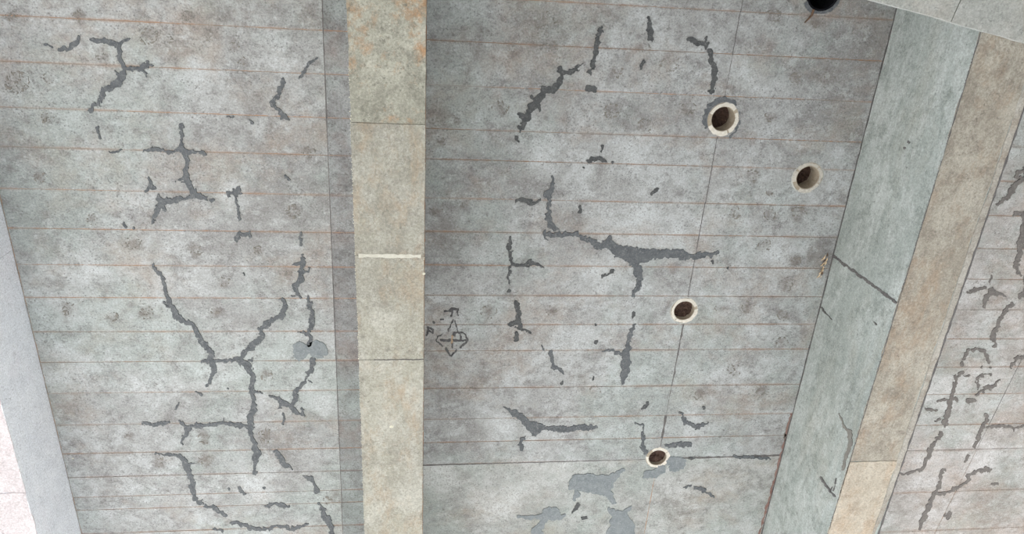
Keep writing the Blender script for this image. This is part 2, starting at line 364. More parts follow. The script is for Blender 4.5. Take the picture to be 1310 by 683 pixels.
# construction joint and long seams: dark filler pressed into the gaps
def ribbon(name, pts, wdt, z, mat, parent, h=.003):
    v = []; f = []
    P = [np.array(p[:2], float) for p in pts]
    for i, p in enumerate(P):
        d = P[min(i + 1, len(P) - 1)] - P[max(i - 1, 0)]; d = d / np.linalg.norm(d); n = np.array([-d[1], d[0]])
        ww = wdt * (pts[i][2] if len(pts[i]) > 2 else 1) / 2
        for q in (p + n * ww, p - n * ww): v += [(q[0], q[1], z), (q[0], q[1], z + h)]
    for i in range(len(P) - 1):
        a = 4 * i; b = a + 4
        f += [(a, a + 2, b + 2, b), (a, b, b + 1, a + 1), (a + 2, a + 3, b + 3, b + 2)]
    return obj(name, v, f, mat, parent)
def wob(xf, y0, y1, n, amp, wv=(.6, 1.3), horiz=False):
    out = []
    for i in range(n + 1):
        y = y0 + (y1 - y0) * i / n; x = xf(y) + rng.normal(0, amp)
        out.append((y, x, rng.uniform(*wv)) if horiz else (x, y, rng.uniform(*wv)))
    return out
ribbon('joint_filler', wob(sA, -.3, 5.4, 90, .0006), .008, ZS - .0012, M['joint'], ceiling)
ribbon('joint_filler', wob(sM, -.3, .86, 20, .0006), .009, ZS - .0012, M['joint'], ceiling)
ribbon('joint_filler', wob(sM, 1.12, 2.44, 24, .0006), .009, ZS - .0012, M['joint'], ceiling)
ribbon('joint_filler', wob(sM, 2.69, 3.93, 24, .0008, (.8, 2.6)), .011, ZS - .0012, M['joint'], ceiling)
ribbon('joint_filler', wob(sR, 2.6, 4.05, 20, .0008), .006, ZS - .0012, M['joint'], ceiling)
ribbon('joint_filler', wob(lambda x: 4.12, LX1, MX0, 40, .0008, horiz=True), .010, ZS - .0012, M['joint'], ceiling)
ribbon('joint_filler', wob(lambda x: 4.082 - .004 * x, MX1, 1.98, 40, .0008, horiz=True), .011, ZS - .0012, M['joint'], ceiling)
ribbon('joint_filler', wob(lambda x: 4.08 - .004 * x, 2.22, GX0, 24, .002, (.8, 2.4), horiz=True), .012, ZS - .0012, M['joint'], ceiling)
ribbon('joint_filler', wob(lambda x: 4.05, GX1, 7.0, 50, .0008, horiz=True), .014, ZS - .0012, M['joint'], ceiling)

# ------------------------------------------------------------------ girders and pier
def soffit_panels(parent, x0, x1, z, ys, mats, jit=.0012, gap=.0026):
    for i in range(len(ys) - 1):
        poly = [(x0, ys[i] + gap / 2), (x1, ys[i] + gap / 2), (x1, ys[i + 1] - gap / 2), (x0, ys[i + 1] - gap / 2)]
        fixn(obj('soffit_panel', *plate(poly, lambda a, b, t: (a, b, z + t), -.001 - .0025 * (i % 2), .004, .035, jit), mats[i], parent))
mid = empty('concrete_beam', ((MX0 + MX1) / 2, 4, ZB), label='pale buff concrete beam with straight sides crossing the middle of the ceiling', category='beam')
def child(parent, o):
    o.parent = parent; o.matrix_parent_inverse = Matrix.Translation(parent.location).inverted(); return o
mb = child(mid, obj('web', *box(MX0 + .004, MX1 - .004, Y0, Y1, ZB + .003, ZS + .003), M['mid_soffit']))
def yat(u, v, H=HB): return at(u, v, H)[1]
my = [Y0, yat(495, 158), yat(495, 327), yat(495, 460), 5.2, Y1]
before = set(bpy.data.objects)
soffit_panels(None, MX0, MX1, ZB, my, [M['mid_soffit_rusty']] + [M['mid_soffit']] * 4)
def adopt(parent):
    for o in set(bpy.data.objects) - before:
        if o.parent is None: child(parent, o)
adopt(mid)
child(mid, ribbon('joint_line', wob(lambda x: my[3], MX0 + .10, MX1, 20, .0012, (.3, 1.3), horiz=True), .0055, ZB - .0038, M['joint'], None, .004))
# grout ridge across the soffit and crumbs along the arris
def lumps(name, spots, mat, z, parent=None, flat=.5, **kw):
    V = []; F = []
    for (x, y, r) in spots:
        b = len(V); n = 6; a0 = random.random() * 6
        for k in range(n):
            q = r * random.uniform(.7, 1.25); V.append((x + q * math.cos(a0 + k * 6.283 / n), y + q * math.sin(a0 + k * 6.283 / n), z + .001))
        V.append((x, y, z - r * flat)); V.append((x, y, z + .003))
        for k in range(n): F += [(b + k, b + (k + 1) % n, b + n), (b + (k + 1) % n, b + k, b + n + 1)]
    return obj(name, V, F, mat, parent, **kw)
ridge_y = my[2]
child(mid, ribbon('grout_ridge', wob(lambda x: ridge_y, MX0 + .02, MX1 - .02, 16, .001, (.7, 1.4), horiz=True), .022, ZB - .0045, M['ridge'], None, .006))
sp = []
for i in range(330):
    y = .6 + 4.6 * (i / 330) + random.uniform(-.006, .006)
    if random.random() < .6: sp.append((MX0 + random.uniform(-.003, .004), y, random.uniform(.0018, .0042)))
for i in range(70): sp.append((MX1 + random.uniform(-.004, .002), random.uniform(.6, 5), random.uniform(.0015, .0035)))
child(mid, lumps('edge_crumbs', sp, M['chip'], ZB - .003, kind='stuff'))
for (u, v, r) in [(542, 350, .010), (501, 545, .018), (541, 551, .006), (496, 530, .006)]:
    x, y = at(u, v, HB); child(mid, lumps('mortar_fleck', [(x + random.uniform(-r, r) * .5, y + random.uniform(-r, r) * .3, r * .7) for _ in range(4)], M['chip'], ZB - .003, flat=.3))

rg = empty('concrete_beam', ((GX0 + GX1) / 2, 4, ZB), label='deep concrete beam at right with greenish side and brown underside', category='beam')
before = set(bpy.data.objects)
child(rg, obj('web', *box(GX0 + .004, GX1 - .004, Y0, Y1, ZB + .003, ZS + .003), M['girder_side']))
jy = yat(1115, 590)
soffit_panels(None, GX0, GX1 - .062, ZB, [Y0, jy, Y1], [M['girder_soffit'], M['girder_soffit_pale']], .002)
poly = [(GX1 - .056, Y0), (GX1, Y0), (GX1, 3.3), (GX1 - .014, 4.0), (GX1 - .056, 4.35)]
fixn(obj('edge_strip', *plate(poly, lambda a, b, t: (a, b, ZB + t), .001, .005, .04, .003), M['lip']))
# side panels, split by the slanting pour line
ja = atx(1066, 328, GX0); jb = atx(1146, 385, GX0)
sl = (jb[0] - ja[0]) / (jb[1] - ja[1])
jl = lambda z: ja[0] + sl * (z - ja[1])
side = lambda a, b, t: (GX0 + t, a, b)
zt, zb = ZS - .006, ZB + .001
fixn(obj('side_panel', *plate([(Y0, zb), (jl(zb) - .004, zb), (jl(zt) - .004, zt), (Y0, zt)], side, -.002, .005, .05, .0015), M['girder_side']))
fixn(obj('side_panel', *plate([(jl(zb) + .004, zb), (Y1, zb), (Y1, zt), (jl(zt) + .004, zt)], side, 0, .005, .05, .0015), M['girder_side']))
adopt(rg)
sp = [(GX0 + random.uniform(-.003, .004), .3 + 4.9 * random.random() ** .8, random.uniform(.0018, .0040)) for i in range(420)]
child(rg, lumps('edge_crumbs', sp, M['joint'], ZB - .002, kind='stuff'))
child(rg, ribbon('root_shade', wob(lambda y: GX0 - .004, -.3, 5.3, 120, .0012, (.5, 1.5)), .010, ZS - .004, M['joint'], None, .003))  # dark strip painting the contact shade where girder meets slab

side_w = lambda u, v: atx(u, v, GX0)
SM_ = [('pour_line', [[(1064,326,1.6),(1085,341,1.3),(1105,356,1.6),(1125,370,1.5),(1147,387,1.5)]]), ('scratch', [[(1050,611,1),(1057,621,1.3),(1068,635,1)]]),
       ('stain', [[(1074,530,.6),(1080,545,1.3),(1087,552,2.6),(1089,566,2)],[(1089,566,2),(1082,585,2.2),(1079,600,1.4)]]), ('pit', [[(1163,182,1.6)],[(1157,189,1.9)]]), ('pit', [[(1119,412,.9),(1122,415,1.2)]]), ('scratch', [[(1049,392,.6),(1064,408,.7)]]), ('scratch', [[(1066,618,.4),(1063,630,.5)],[(1070,612,.4),(1067,628,.5)]])]
for k, (nm, st) in enumerate(SM_):
    F, us, vs = stroke_field(st, .5, .5, 400 + k * 7)
    V, Fc = mask_mesh(F, us, vs, side_w, -.0045, .001)
    V = [(GX0 + z, a, b) for a, b, z in V]
    child(rg, obj(nm, V, Fc, M['joint'] if nm != 'stain' else M['stain'], None))
child(rg, ribbon('arris_line', wob(lambda y: GX0 + .002, .1, 5.3, 160, .0012, (.2, 1.4)), .006, ZB - .0035, M['joint'], None, .003))
child(rg, ribbon('arris_line', wob(lambda y: GX1 - .003, .4, 5.3, 120, .0012, (.4, 1.6)), .012, ZB - .0012, M['joint'], None, .003))
yr = wob(lambda y: GX0 - .016 - .012 * max(0, y - 4.2), 3.6, 5.2, 60, .004, (.3, 1.9))
child(rg, ribbon('rust_run', yr, .015, ZS - .0035, M['rust_run'], None, .003))
lg = empty('concrete_beam', ((LX0 + LX1) / 2, 4, ZL), label='shallow glare-whitened concrete beam at the left edge of the photo', category='beam')
before = set(bpy.data.objects)
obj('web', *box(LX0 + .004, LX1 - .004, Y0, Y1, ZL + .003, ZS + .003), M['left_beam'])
ly = at(15, 631, 4.46)[1]
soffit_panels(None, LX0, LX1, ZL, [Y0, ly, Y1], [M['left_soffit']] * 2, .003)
sideL = lambda a, b, t: (LX1 - t, a, b)
l1 = atx(12, 322, LX1)[0]
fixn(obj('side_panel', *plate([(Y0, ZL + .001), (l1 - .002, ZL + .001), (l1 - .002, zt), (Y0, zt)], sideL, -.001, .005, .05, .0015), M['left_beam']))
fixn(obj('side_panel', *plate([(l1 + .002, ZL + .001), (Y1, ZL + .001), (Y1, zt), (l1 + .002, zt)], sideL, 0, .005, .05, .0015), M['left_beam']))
adopt(lg)

# unseen far right girder and the pier the beams rest on
obj('far_girder_1', *box(7.02, 7.48, Y0, Y1, ZB, ZS + .003), M['girder_side'], kind='structure')
pier = empty('bridge_pier', (1, -1, 0), label='light grey crossbeam whose edge cuts the top right corner', category='pier')
HC = 4.06
c1 = at(1145, 8, HC); c2 = at(1310, 55, HC)
sk = (c2[1] - c1[1]) / (c2[0] - c1[0]); fy = lambda x: c1[1] + sk * (x - c1[0])
zc = CAMZ + HC
jx = at(1217, 27, HC)
for i, (xa, xb) in enumerate([(-5, jx[0] - .003), (jx[0] + .003, 9)]):
    q = sk * .9
    poly = [(xa, fy(xa)), (xb, fy(xb)), (xb + 1.3 * q if i == 0 else xb, fy(xb) - 1.3), (xa if i == 0 else xa + 1.3 * q, fy(xa) - 1.3)]
    child(pier, fixn(obj('cap_section', *plate(poly, lambda a, b, t: (a, b, zc + t), .0015 * i, ZB - zc - .006, .08, .0015), M['cap'])))
for xa, xb in ((LX0 - .3, LX0 - .01), (LX1 + .01, MX0 - .01), (MX1 + .01, GX0 - .01), (GX1 + .01, 7.01)):
    q = sk * .9
    poly = [(xa, fy(xa) - .35), (xb, fy(xb) - .35), (xb, fy(xb) - 1.2), (xa, fy(xa) - 1.2)]
    child(pier, fixn(obj('diaphragm', *plate(poly, lambda a, b, t: (a, b, ZB + t), -.005, ZS - ZB - .006, .3, .0005), M['cap'])))
for x in (-2.6, 5.6):
    bm = bmesh.new(); bmesh.ops.create_cone(bm, cap_ends=True, segments=48, radius1=.45, radius2=.45, depth=zc, matrix=Matrix.Translation((x, fy(x) - .66, zc / 2)))
    me = bpy.data.meshes.new('column'); bm.to_mesh(me); bm.free(); me.shade_smooth(); me.materials.append(M['cap'])
    o = bpy.data.objects.new('column', me); COL.objects.link(o); child(pier, o)

# ------------------------------------------------------------------ cracks patched with mortar
tosl = lambda u, v: at(u, v, HS)
CR = [  # (material, label or None, strokes)
 ('crack', None, [[(58,57,1),(67,61,1)]]),
 ('crack', 'short hooked dark crack filling at the upper left', [[(79,63,2),(87,63,2.4),(92,57,2.4),(99,54,2),(101,46,1.8)]]),
 ('crack', 'long dark crack filling shaped like a figure three at the upper left', [[(116,50,2.4),(129,51,3.4),(144,55,3.8),(151,57,2.6),(161,51,2),(167,48,1.4)],[(151,57,2),(152,63,1.8),(153,74,3),(159,82,2.2),(159,90,3.2),(156,96,4.4),(152,105,5.2),(142,112,3.6),(133,116,4),(129,127,2.8),(124,134,2),(118,134,1.8),(117,142,1.4)],[(124,134,1),(129,136,1.3)],[(159,87,2),(169,88,2.6),(179,88,3.2),(184,84,2.2),(189,79,1.4)],[(184,84,1),(193,84,1.4)],[(180,89,1),(184,92,1.4),(188,96,1.1)],[(153,98,1),(147,90,1)]]),
 ('crack', None, [[(124,163,1.3),(127,170,1.8),(129,176,1.4)]]),
 ('crack', None, [[(406,74,1),(399,78,1.9),(391,88,1.9),(383,100,1.5)]]),
 ('crack', None, [[(361,100,1.8),(362,106,2.8),(357,115,2.8),(353,127,2.6),(348,134,3.6),(356,140,2.2),(362,148,2.6),(370,152,1.1)],[(362,148,1.3),(360,152,1)]]),
 ('crack', None, [[(319,153,1),(323,158,1.4)]]), ('crack', None, [[(289,149,1),(297,149,1.4)]]), ('crack', None, [[(332,101,1.2)]]),
 ('crack', None, [[(140,195,1.3),(147,195,2.1),(154,193,1.4)]]),
 ('crack', 'large cross-shaped dark crack filling left of the middle beam', [[(184,193,1),(195,191,2.4),(208,193,2.3),(221,195,2.3),(229,191,2.6)],[(195,191,1.5),(195,186,1)],[(232,161,1.8),(232,179,2),(232,190,3.6),(238,195,3.8),(254,194,2.2),(263,197,1.2)],[(228,191,1.4),(232,190,3.4)],[(238,195,3),(240,210,2.8),(237,220,3.2),(238,228,4.6),(228,231,1.2)],[(238,228,3),(245,239,2.8),(249,249,4.2),(265,254,1.8)],[(248,250,3),(233,255,2.2),(220,257,2.8),(208,258,4.4),(202,250,2)],[(208,258,3),(204,266,3.8),(198,275,2.4),(195,285,1.3)],[(208,260,1.2),(211,270,1)]]),
 ('crack', None, [[(271,256,2)]]), ('crack', None, [[(190,227,1.8),(192,237,2),(187,244,1.2)],[(192,238,1.6),(198,241,1.2)]]),
 ('crack', None, [[(158,285,1.8),(161,290,1.3)]]), ('crack', None, [[(171,291,1.2)]]),
 ('crack', 'dark crack filling like a tall letter T under a rusty seam', [[(289,245,1.3),(295,247,2.6),(306,242,3.2)],[(300,247,2.4),(308,246,1.6)],[(302,248,1.8),(303,267,1.6),(306,281,2.4)],[(291,247,1),(293,252,1)]]),
 ('crack', None, [[(302,307,2.2),(307,300,3.4),(319,299,1.6),(320,303,1.1)],[(319,299,1.2),(320,296,1)]]),
 ('crack', None, [[(365,224,.9),(369,229,2.2)]]),
 ('crack', None, [[(385,298,1.4),(385,304,1.3),(386,314,1.7)],[(383,304,1.6)]]),
 ('crack', None, [[(387,328,1.6),(387,336,3.4),(375,339,1.4)],[(387,336,2),(385,348,3.2),(385,358,3.2),(378,366,3.6),(381,377,1.7),(385,381,1)],[(385,348,1.6),(395,347,1.2),(396,342,1)],[(379,378,1),(374,378,.9)]]),
 ('crack', 'dark crack filling that runs down through the blue grey patch', [[(394,379,1.3),(397,390,2.3),(399,403,2.7),(398,419,2.9)],[(381,424,1),(394,426,1.6),(396,421,1.4)],[(395,426,1.6),(397,432,2.4),(396,440,3.2)],[(400,460,3.8),(399,472,2.7),(393,482,2.2),(386,493,2.2),(377,502,3),(377,511,3),(373,518,2.6)],[(395,487,1),(399,490,1)],[(346,506,1.3),(357,509,2.6),(362,515,2.8),(373,520,2.8),(378,528,3.3),(389,532,1.4)],[(358,512,2),(359,520,2)],[(386,522,1),(388,530,1.2)]]),
 ('crack', None, [[(362,529,1),(363,543,1.4)]]),
 ('patch', 'rough blue grey mortar patch split by a dark crack', [[(384,444,6.3),(384,451,7),(391,447,5.5)],[(401,443,5.5),(411,443,4.8),(413,449,5.5),(404,450,6)]]),
 ('crack', 'big Y-shaped dark crack filling in the lower left bay', [[(195,339,1.3),(198,342,1.5),(202,347,1.8),(208,356,2.6),(212,372,2.2),(219,390,2.6),(225,403,3.8),(237,412,2.8),(246,415,2.8),(254,427,2.8),(258,437,2.8),(271,451,4.2),(269,461,3.8),(260,463,1.8)],[(269,461,3),(274,469,3.2),(270,482,2.8),(266,493,1.6)],[(269,462,2.3),(283,462,2.3),(299,460,2.8),(308,460,4.2)],[(308,459,3),(312,452,3.2),(325,440,3.6),(336,431,3.2),(333,422,2.2),(346,410,2.8),(360,403,3.6),(364,393,3.2),(362,381,1.8)],[(362,383,1),(356,382,1)],[(336,422,1),(330,419,1)],[(308,460,3),(310,463,3.8),(317,469,4.4),(324,480,3.2),(321,498,3.2),(325,514,2.8),(325,522,3),(321,535,4),(320,545,3.8),(323,561,2.6),(329,579,3.8),(327,593,3.2),(326,604,2.3)],[(318,461,1.4),(324,460,1)],[(321,499,1.8),(336,502,1.1)],[(320,546,2.3),(299,543,2.1),(287,541,2.6),(273,544,2),(249,544,2.3),(241,549,2.7),(236,558,2.6),(233,566,1.6)],[(241,549,1.2),(236,545,1.2),(231,538,1.2)],[(286,541,1),(287,537,1)],[(217,396,1),(211,386,.9)]]),
 ('crack', None, [[(228,516,2.3),(225,522,1.8)]]), ('crack', None, [[(252,501,1),(257,506,1.4)]]), ('crack', None, [[(292,498,1.4)]]), ('crack', None, [[(313,350,1.5)]]),
 ('crack', None, [[(182,542,1.4),(195,542,2.4),(215,541,1.6)]]),
 ('crack', 'crack filling arching down from a seam at the lower left', [[(198,579,1),(219,581,1.5),(231,583,2),(238,593,3.8),(242,603,2.8),(245,616,3.6),(248,632,3.8),(252,641,2.4),(260,643,1.4)],[(238,593,2),(247,594,1)]]),
 ('crack', None, [[(262,647,1),(273,648,2),(280,654,1.8),(290,660,2)]]),
 ('crack', None, [[(298,668,2.4),(312,670,2.8),(325,676,2.3),(344,676,1.8),(357,672,1.9),(375,676,1.8),(393,670,1.3)]]),
 ('crack', None, [[(273,676,1),(285,679,1)]]),
 ('crack', None, [[(340,647,1.4),(357,645,2.4),(369,648,1.8)]]), ('crack', None, [[(304,623,1.3),(313,632,1.4)]]), ('crack', None, [[(339,624,1.7)]]), ('crack', None, [[(293,625,1.4)]]),
 ('crack', None, [[(353,578,2.7),(360,587,3.2),(365,595,2.6),(374,600,1.4)]]),
 ('crack', None, [[(387,610,1),(398,612,2.3),(403,622,2.7),(407,628,3.3)]]),
 ('crack', None, [[(409,641,1.8),(415,658,3.2),(423,674,3.6),(426,688,3.6)]]),
 # middle bay
 ('crack_deep', 'straight dark crack filling at the top of the middle bay', [[(768,38,2.6),(765,53,2.3),(761,71,2.6),(758,87,1.3)],[(768,38,1.6),(771,40,1)]]),
 ('crack_deep', None, [[(755,92,2.2),(758,89,1)]]),
 ('crack_deep', 'dark oval dab on a rusty seam', [[(753,113,3.2),(760,114,3.6)]]),
 ('crack_deep', 'jagged dark crack filling slanting down to the left', [[(740,91,1.4),(730,92,2.6),(719,94,3.4),(716,86,1.4)],[(719,94,3),(716,105,3),(710,113,4),(697,116,3.2),(690,126,4.4),(680,137,3.6),(676,143,2.2),(673,152,4.8),(664,145,1.4)],[(673,152,4),(668,161,3),(666,168,1.6)],[(687,130,2),(691,140,1.4)],[(682,132,1.2),(681,123,1)],[(698,115,2.6),(694,112,1.6)]]),
 ('crack_deep', None, [[(746,81,.9),(736,86,.9)]]), ('crack_deep', None, [[(660,176,1.3),(663,181,1.3)]]),
 ('crack_deep', None, [[(830,22,1.5),(832,39,3.1),(831,46,1.6),(833,51,2.8),(834,55,1)]]), ('crack_deep', None, [[(823,78,1.8),(819,87,1.2)]]),
 ('crack_deep', None, [[(880,50,1.8),(889,54,2.8),(903,57,3.2)],[(903,52,1),(905,46,1)]]),
 ('crack_deep', None, [[(908,66,2.2),(911,79,2.8),(914,91,3.3),(913,105,2.8),(910,116,2.4)]]),
 ('crack_deep', 'small eyebrow-shaped dark crack filling', [[(753,206,1.8),(762,202,2.3),(768,202,2.3),(774,206,1.8)]]), ('crack_deep', None, [[(771,187,1.3),(769,194,1)]]), ('crack_deep', None, [[(784,207,1)]]), ('crack_deep', None, [[(747,215,1)]]),
 ('crack_deep', None, [[(661,257,1.3),(670,256,1.8),(681,260,2.3),(690,256,1.4)]]),
 ('crack', 'longest dark crack filling, widening into a broad patch in the middle bay', [[(706,227,1.4),(707,236,2.3),(705,243,3.6),(699,249,3.6)],[(703,246,4),(703,257,2.3),(702,269,2.3),(703,281,4.4),(705,290,3.2),(712,294,1.8)],[(697,298,2.7),(698,306,1)],[(699,299,1.8),(716,300,2.8),(737,299,2.4),(745,304,3.2),(756,308,4.2),(766,316,4.6),(780,312,5.4),(780,304,2.8)],[(780,313,5.4),(793,322,8),(809,327,10.5),(824,326,9),(838,324,6.5),(844,325,3.6)],[(844,325,3),(852,324,6),(869,324,6),(875,327,5),(884,328,3)],[(884,328,2.8),(892,327,3),(900,325,4),(910,327,2.8),(919,321,1.4)],[(809,333,6),(815,343,4.2),(817,350,4.4),(819,358,3.8),(815,370,2.8),(810,377,1.4)]]),
 ('crack_deep', None, [[(911,335,1.6)]]), ('crack_deep', None, [[(930,343,1.3)]]),
 ('crack_deep', None, [[(742,264,1.2),(742,271,1.4)]]), ('crack_deep', None, [[(840,240,1.6),(834,248,1.9)]]),
 ('crack_deep', None, [[(654,303,.9),(652,314,1.8),(653,328,1.2),(654,338,1),(670,339,1.8),(681,336,2.1),(694,341,.9)],[(653,339,1),(651,351,1.1),(650,362,1)]]), ('crack_deep', None, [[(650,373,1.3)]]),
 ('crack_deep', None, [[(772,353,1.1),(779,350,1.1),(784,345,1.6)]]),
 ('crack_deep', 'small dark cross-shaped crack filling beside the black scribble', [[(660,389,3.2),(664,401,2.3),(663,412,2.7),(652,416,2.3)],[(663,412,2),(666,420,3.2),(672,422,1.6),(678,424,1)],[(661,426,1.8),(661,434,2)]]),
 ('crack', None, [[(693,441,1.1),(695,447,1)]]), ('crack', None, [[(704,452,2.3),(706,461,2),(708,469,2.6),(716,472,1.3),(720,477,1.4)]]), ('crack_deep', None, [[(718,490,1.2)]]),
 ('crack_deep', None, [[(810,399,1.3),(809,405,1.1)]]),
 ('crack', 'dagger-shaped grey crack filling in the middle bay', [[(810,416,1.6),(805,430,2.6),(803,440,2.3),(801,451,4.2),(800,464,5.4),(799,477,5.4),(797,487,3.4)],[(800,453,2.6),(795,453,2.3),(785,449,1.8),(770,448,1.1)]]),
 ('crack_deep', None, [[(762,437,1.8)]]), ('crack_deep', None, [[(762,416,1.2)]]), ('crack_deep', None, [[(759,484,1.6)]]),
 ('crack_deep', None, [[(828,516,1.8),(822,522,1.2)]]),
 ('crack', 'scorpion-like grey crack filling above the cross seam', [[(645,520,1),(656,527,2.3),(665,532,4.2),(673,541,4.5),(683,547,6.8),(685,550,6.5)],[(685,546,4),(698,548,3),(705,548,2.6),(719,549,3.4),(726,549,2.6),(735,546,3),(745,546,3.6),(761,546,2.8)]]),
 ('crack', None, [[(668,561,2.7),(665,568,2.3),(668,575,1.8)]]),
 ('crack', None, [[(814,541,1.3),(824,545,1.7)],[(824,545,1),(823,552,1),(822,558,2.4),(822,572,2.8),(825,578,2.8)]]),
 ('crack', None, [[(852,570,1.4),(861,572,2.3),(864,568,2.3),(871,568,2.6),(884,568,2.2)]]),
 ('patch', 'blue grey mortar smear around the lowest drain sleeve', [[(829,606,3.6),(838,606,4.6),(848,600,3.4)],[(860,590,5.5),(868,593,7),(864,595,7)],[(822,610,1),(828,607,2)]]),
 ('crack_deep', None, [[(870,527,1.6)]]), ('crack_deep', None, [[(901,521,2.4)]]), ('crack', None, [[(873,530,2),(877,540,2.6),(884,543,2.3),(892,546,2.1),(905,541,1.4)]]),
 ('crack', None, [[(876,623,1.7),(884,622,1.6)]]), ('crack', None, [[(890,624,2.3),(900,628,2.6),(914,634,1.1)]]), ('crack_deep', None, [[(882,586,1),(888,586,.9)]]),
 ('crack', None, [[(940,584,1.4),(955,584,1.5),(972,586,1.4),(985,587,.9)]]),
 ('patch', 'large blue grey mortar patch shaped like a walking animal', [[(733,620,5.5),(740,614,6.5),(747,617,9.5),(759,619,9.5),(772,620,10),(780,614,5.6),(787,608,2.8),(791,603,1.6),(798,601,1)],[(738,628,2),(739,632,2.6),(735,637,1.3)],[(778,628,3),(781,634,2.6),(784,643,2.4)]]),
 ('crack_deep', None, [[(740,645,1.8),(737,650,1.4),(731,655,.9)]]), ('crack_deep', None, [[(745,662,1.4),(750,662,1.4)]]),
 ('patch', 'smaller blue grey mortar patch with a long thin tail', [[(662,660,1),(674,661,1.4),(693,661,2.8),(700,657,5.5),(709,657,6.3),(714,660,3.5),(722,658,1)],[(697,664,3),(692,672,3.3),(685,680,4.6),(690,684,4)]]),
 ('patch', 'round blue grey mortar patch at the bottom of the photo', [[(780,653,2),(790,658,4),(793,664,9),(795,675,13.5),(793,686,15)],[(799,656,3),(806,648,1.1)]]),
 # right bay
 ('crack_right', None, [[(1312,217,2.8),(1303,219,1.8),(1301,227,1.8)]]),
 ('crack_right', 'brownish crack filling reaching the right edge beside the deep beam', [[(1312,226,4),(1305,231,3.4),(1295,242,3.4),(1289,252,3),(1276,261,1.4)]]),
 ('crack_right', None, [[(1297,274,1.3),(1312,273,2.8)],[(1312,276,3.4),(1309,294,3.4),(1305,310,3.6),(1304,328,3.4),(1299,340,2.3),(1303,350,2)]]),
 ('crack_right', None, [[(1314,352,4),(1312,366,4),(1309,376,3),(1303,381,1.8)]]),
 ('crack_right', None, [[(1268,352,1.3),(1266,360,1)]]), ('crack_right', None, [[(1238,374,1.8),(1247,372,2.3),(1258,368,1.6)]]),
 ('crack_right', 'three-pointed brownish crack filling', [[(1268,370,2.3),(1262,379,3.2),(1258,391,1.3)],[(1262,377,2.6),(1271,374,2.8),(1283,377,1.3)]]),
 ('crack_right', 'long wavy brownish crack filling in the right bay', [[(1295,389,1.3),(1289,394,2.3),(1283,402,2.7),(1276,416,2.7),(1270,427,3.5),(1274,439,2.7),(1271,443,1.6)]]),
 ('crack_right', None, [[(1238,448,1.8),(1233,459,1.6)]]), ('crack_right', None, [[(1230,466,2.6)]]), ('crack_right', 'small brownish crack filling shaped like a hook', [[(1243,448,1.8),(1252,447,1.7),(1260,449,1.8),(1262,457,3),(1264,463,2.2)]]),
 ('crack_right', None, [[(1266,469,1.3)]]), ('crack_right', None, [[(1256,469,1)]]),
 ('crack_right', None, [[(1312,456,2.6),(1299,460,2.3),(1293,470,1.2)]]),
 ('crack_right', None, [[(1230,477,1.8),(1221,482,1.3),(1222,493,2.4),(1217,507,2.5),(1212,529,3.4),(1208,541,3.5)],[(1199,513,.9),(1212,512,1),(1224,511,1.8)]]),
 ('crack_right', None, [[(1233,481,1.6),(1240,479,1)]]),
 ('crack_right', 'pair of brownish crack strokes forming an open box', [[(1268,479,1.1),(1255,480,1.6),(1251,484,1.8),(1251,495,1.6)],[(1251,505,1.9),(1259,497,2.4),(1268,494,2),(1278,486,1.4)]]),
 ('crack_right', None, [[(1237,513,1.9),(1247,512,1.9)]]), ('crack_right', None, [[(1184,523,1.7),(1195,525,2.1)]]), ('crack_right', None, [[(1196,539,1.1),(1203,536,1.4)]]),
 ('crack_right', 'straight slanting crack filling dropping to the cross seam in the right bay', [[(1204,553,2.6),(1191,574,2.7),(1183,593,1.8),(1179,600,1.7),(1168,603,1.2),(1151,606,1.1)]]),
 ('crack_right', None, [[(1262,532,2.7),(1259,543,1.8),(1246,573,1.3)]]),
 ('crack_right', None, [[(1264,546,1.3),(1280,544,1.7),(1297,547,1.3),(1310,544,1.2)],[(1297,547,1),(1296,552,1)]]),
 ('crack_right', None, [[(1238,582,1.3),(1234,590,1.3)]]),
 ('crack_right', 'forked brownish crack filling at the bottom right', [[(1206,603,3.2),(1203,610,2.4),(1201,622,2.8),(1195,632,2.8),(1188,648,3.2),(1181,664,2.7),(1177,676,1.4)],[(1195,632,1.6),(1212,630,1.3),(1228,622,1.6),(1237,615,2.7),(1241,606,1.9),(1254,602,1.9),(1262,600,2.8),(1268,600,2)]]),
 ('crack_right', None, [[(1268,619,.9),(1276,618,1.3)]]), ('crack_right', None, [[(1213,657,2.2),(1212,664,1.3)],[(1209,657,1.2)]]),
]
for k, (mt, lab, st) in enumerate(CR):
    big = max(p[2] for s_ in st for p in s_)
    if mt == 'patch': st = [[(p[0], p[1], p[2] * 1.18 + .6) for p in q] for q in st]
    if mt == 'crack_deep': st = [[(p[0], p[1], p[2] + .35) for p in q] for q in st]
    F, us, vs = stroke_field(st, .6, (.92 if big > 2 else .7) * (.8 if mt == 'patch' else 1), k * 7)
    V, Fc = mask_mesh(F, us, vs, tosl, ZS - .0055, ZS + .001)
    if not Fc: continue
    o = obj('crack_patch', V, Fc, M[mt], ceiling)
    if lab: o['label'] = lab

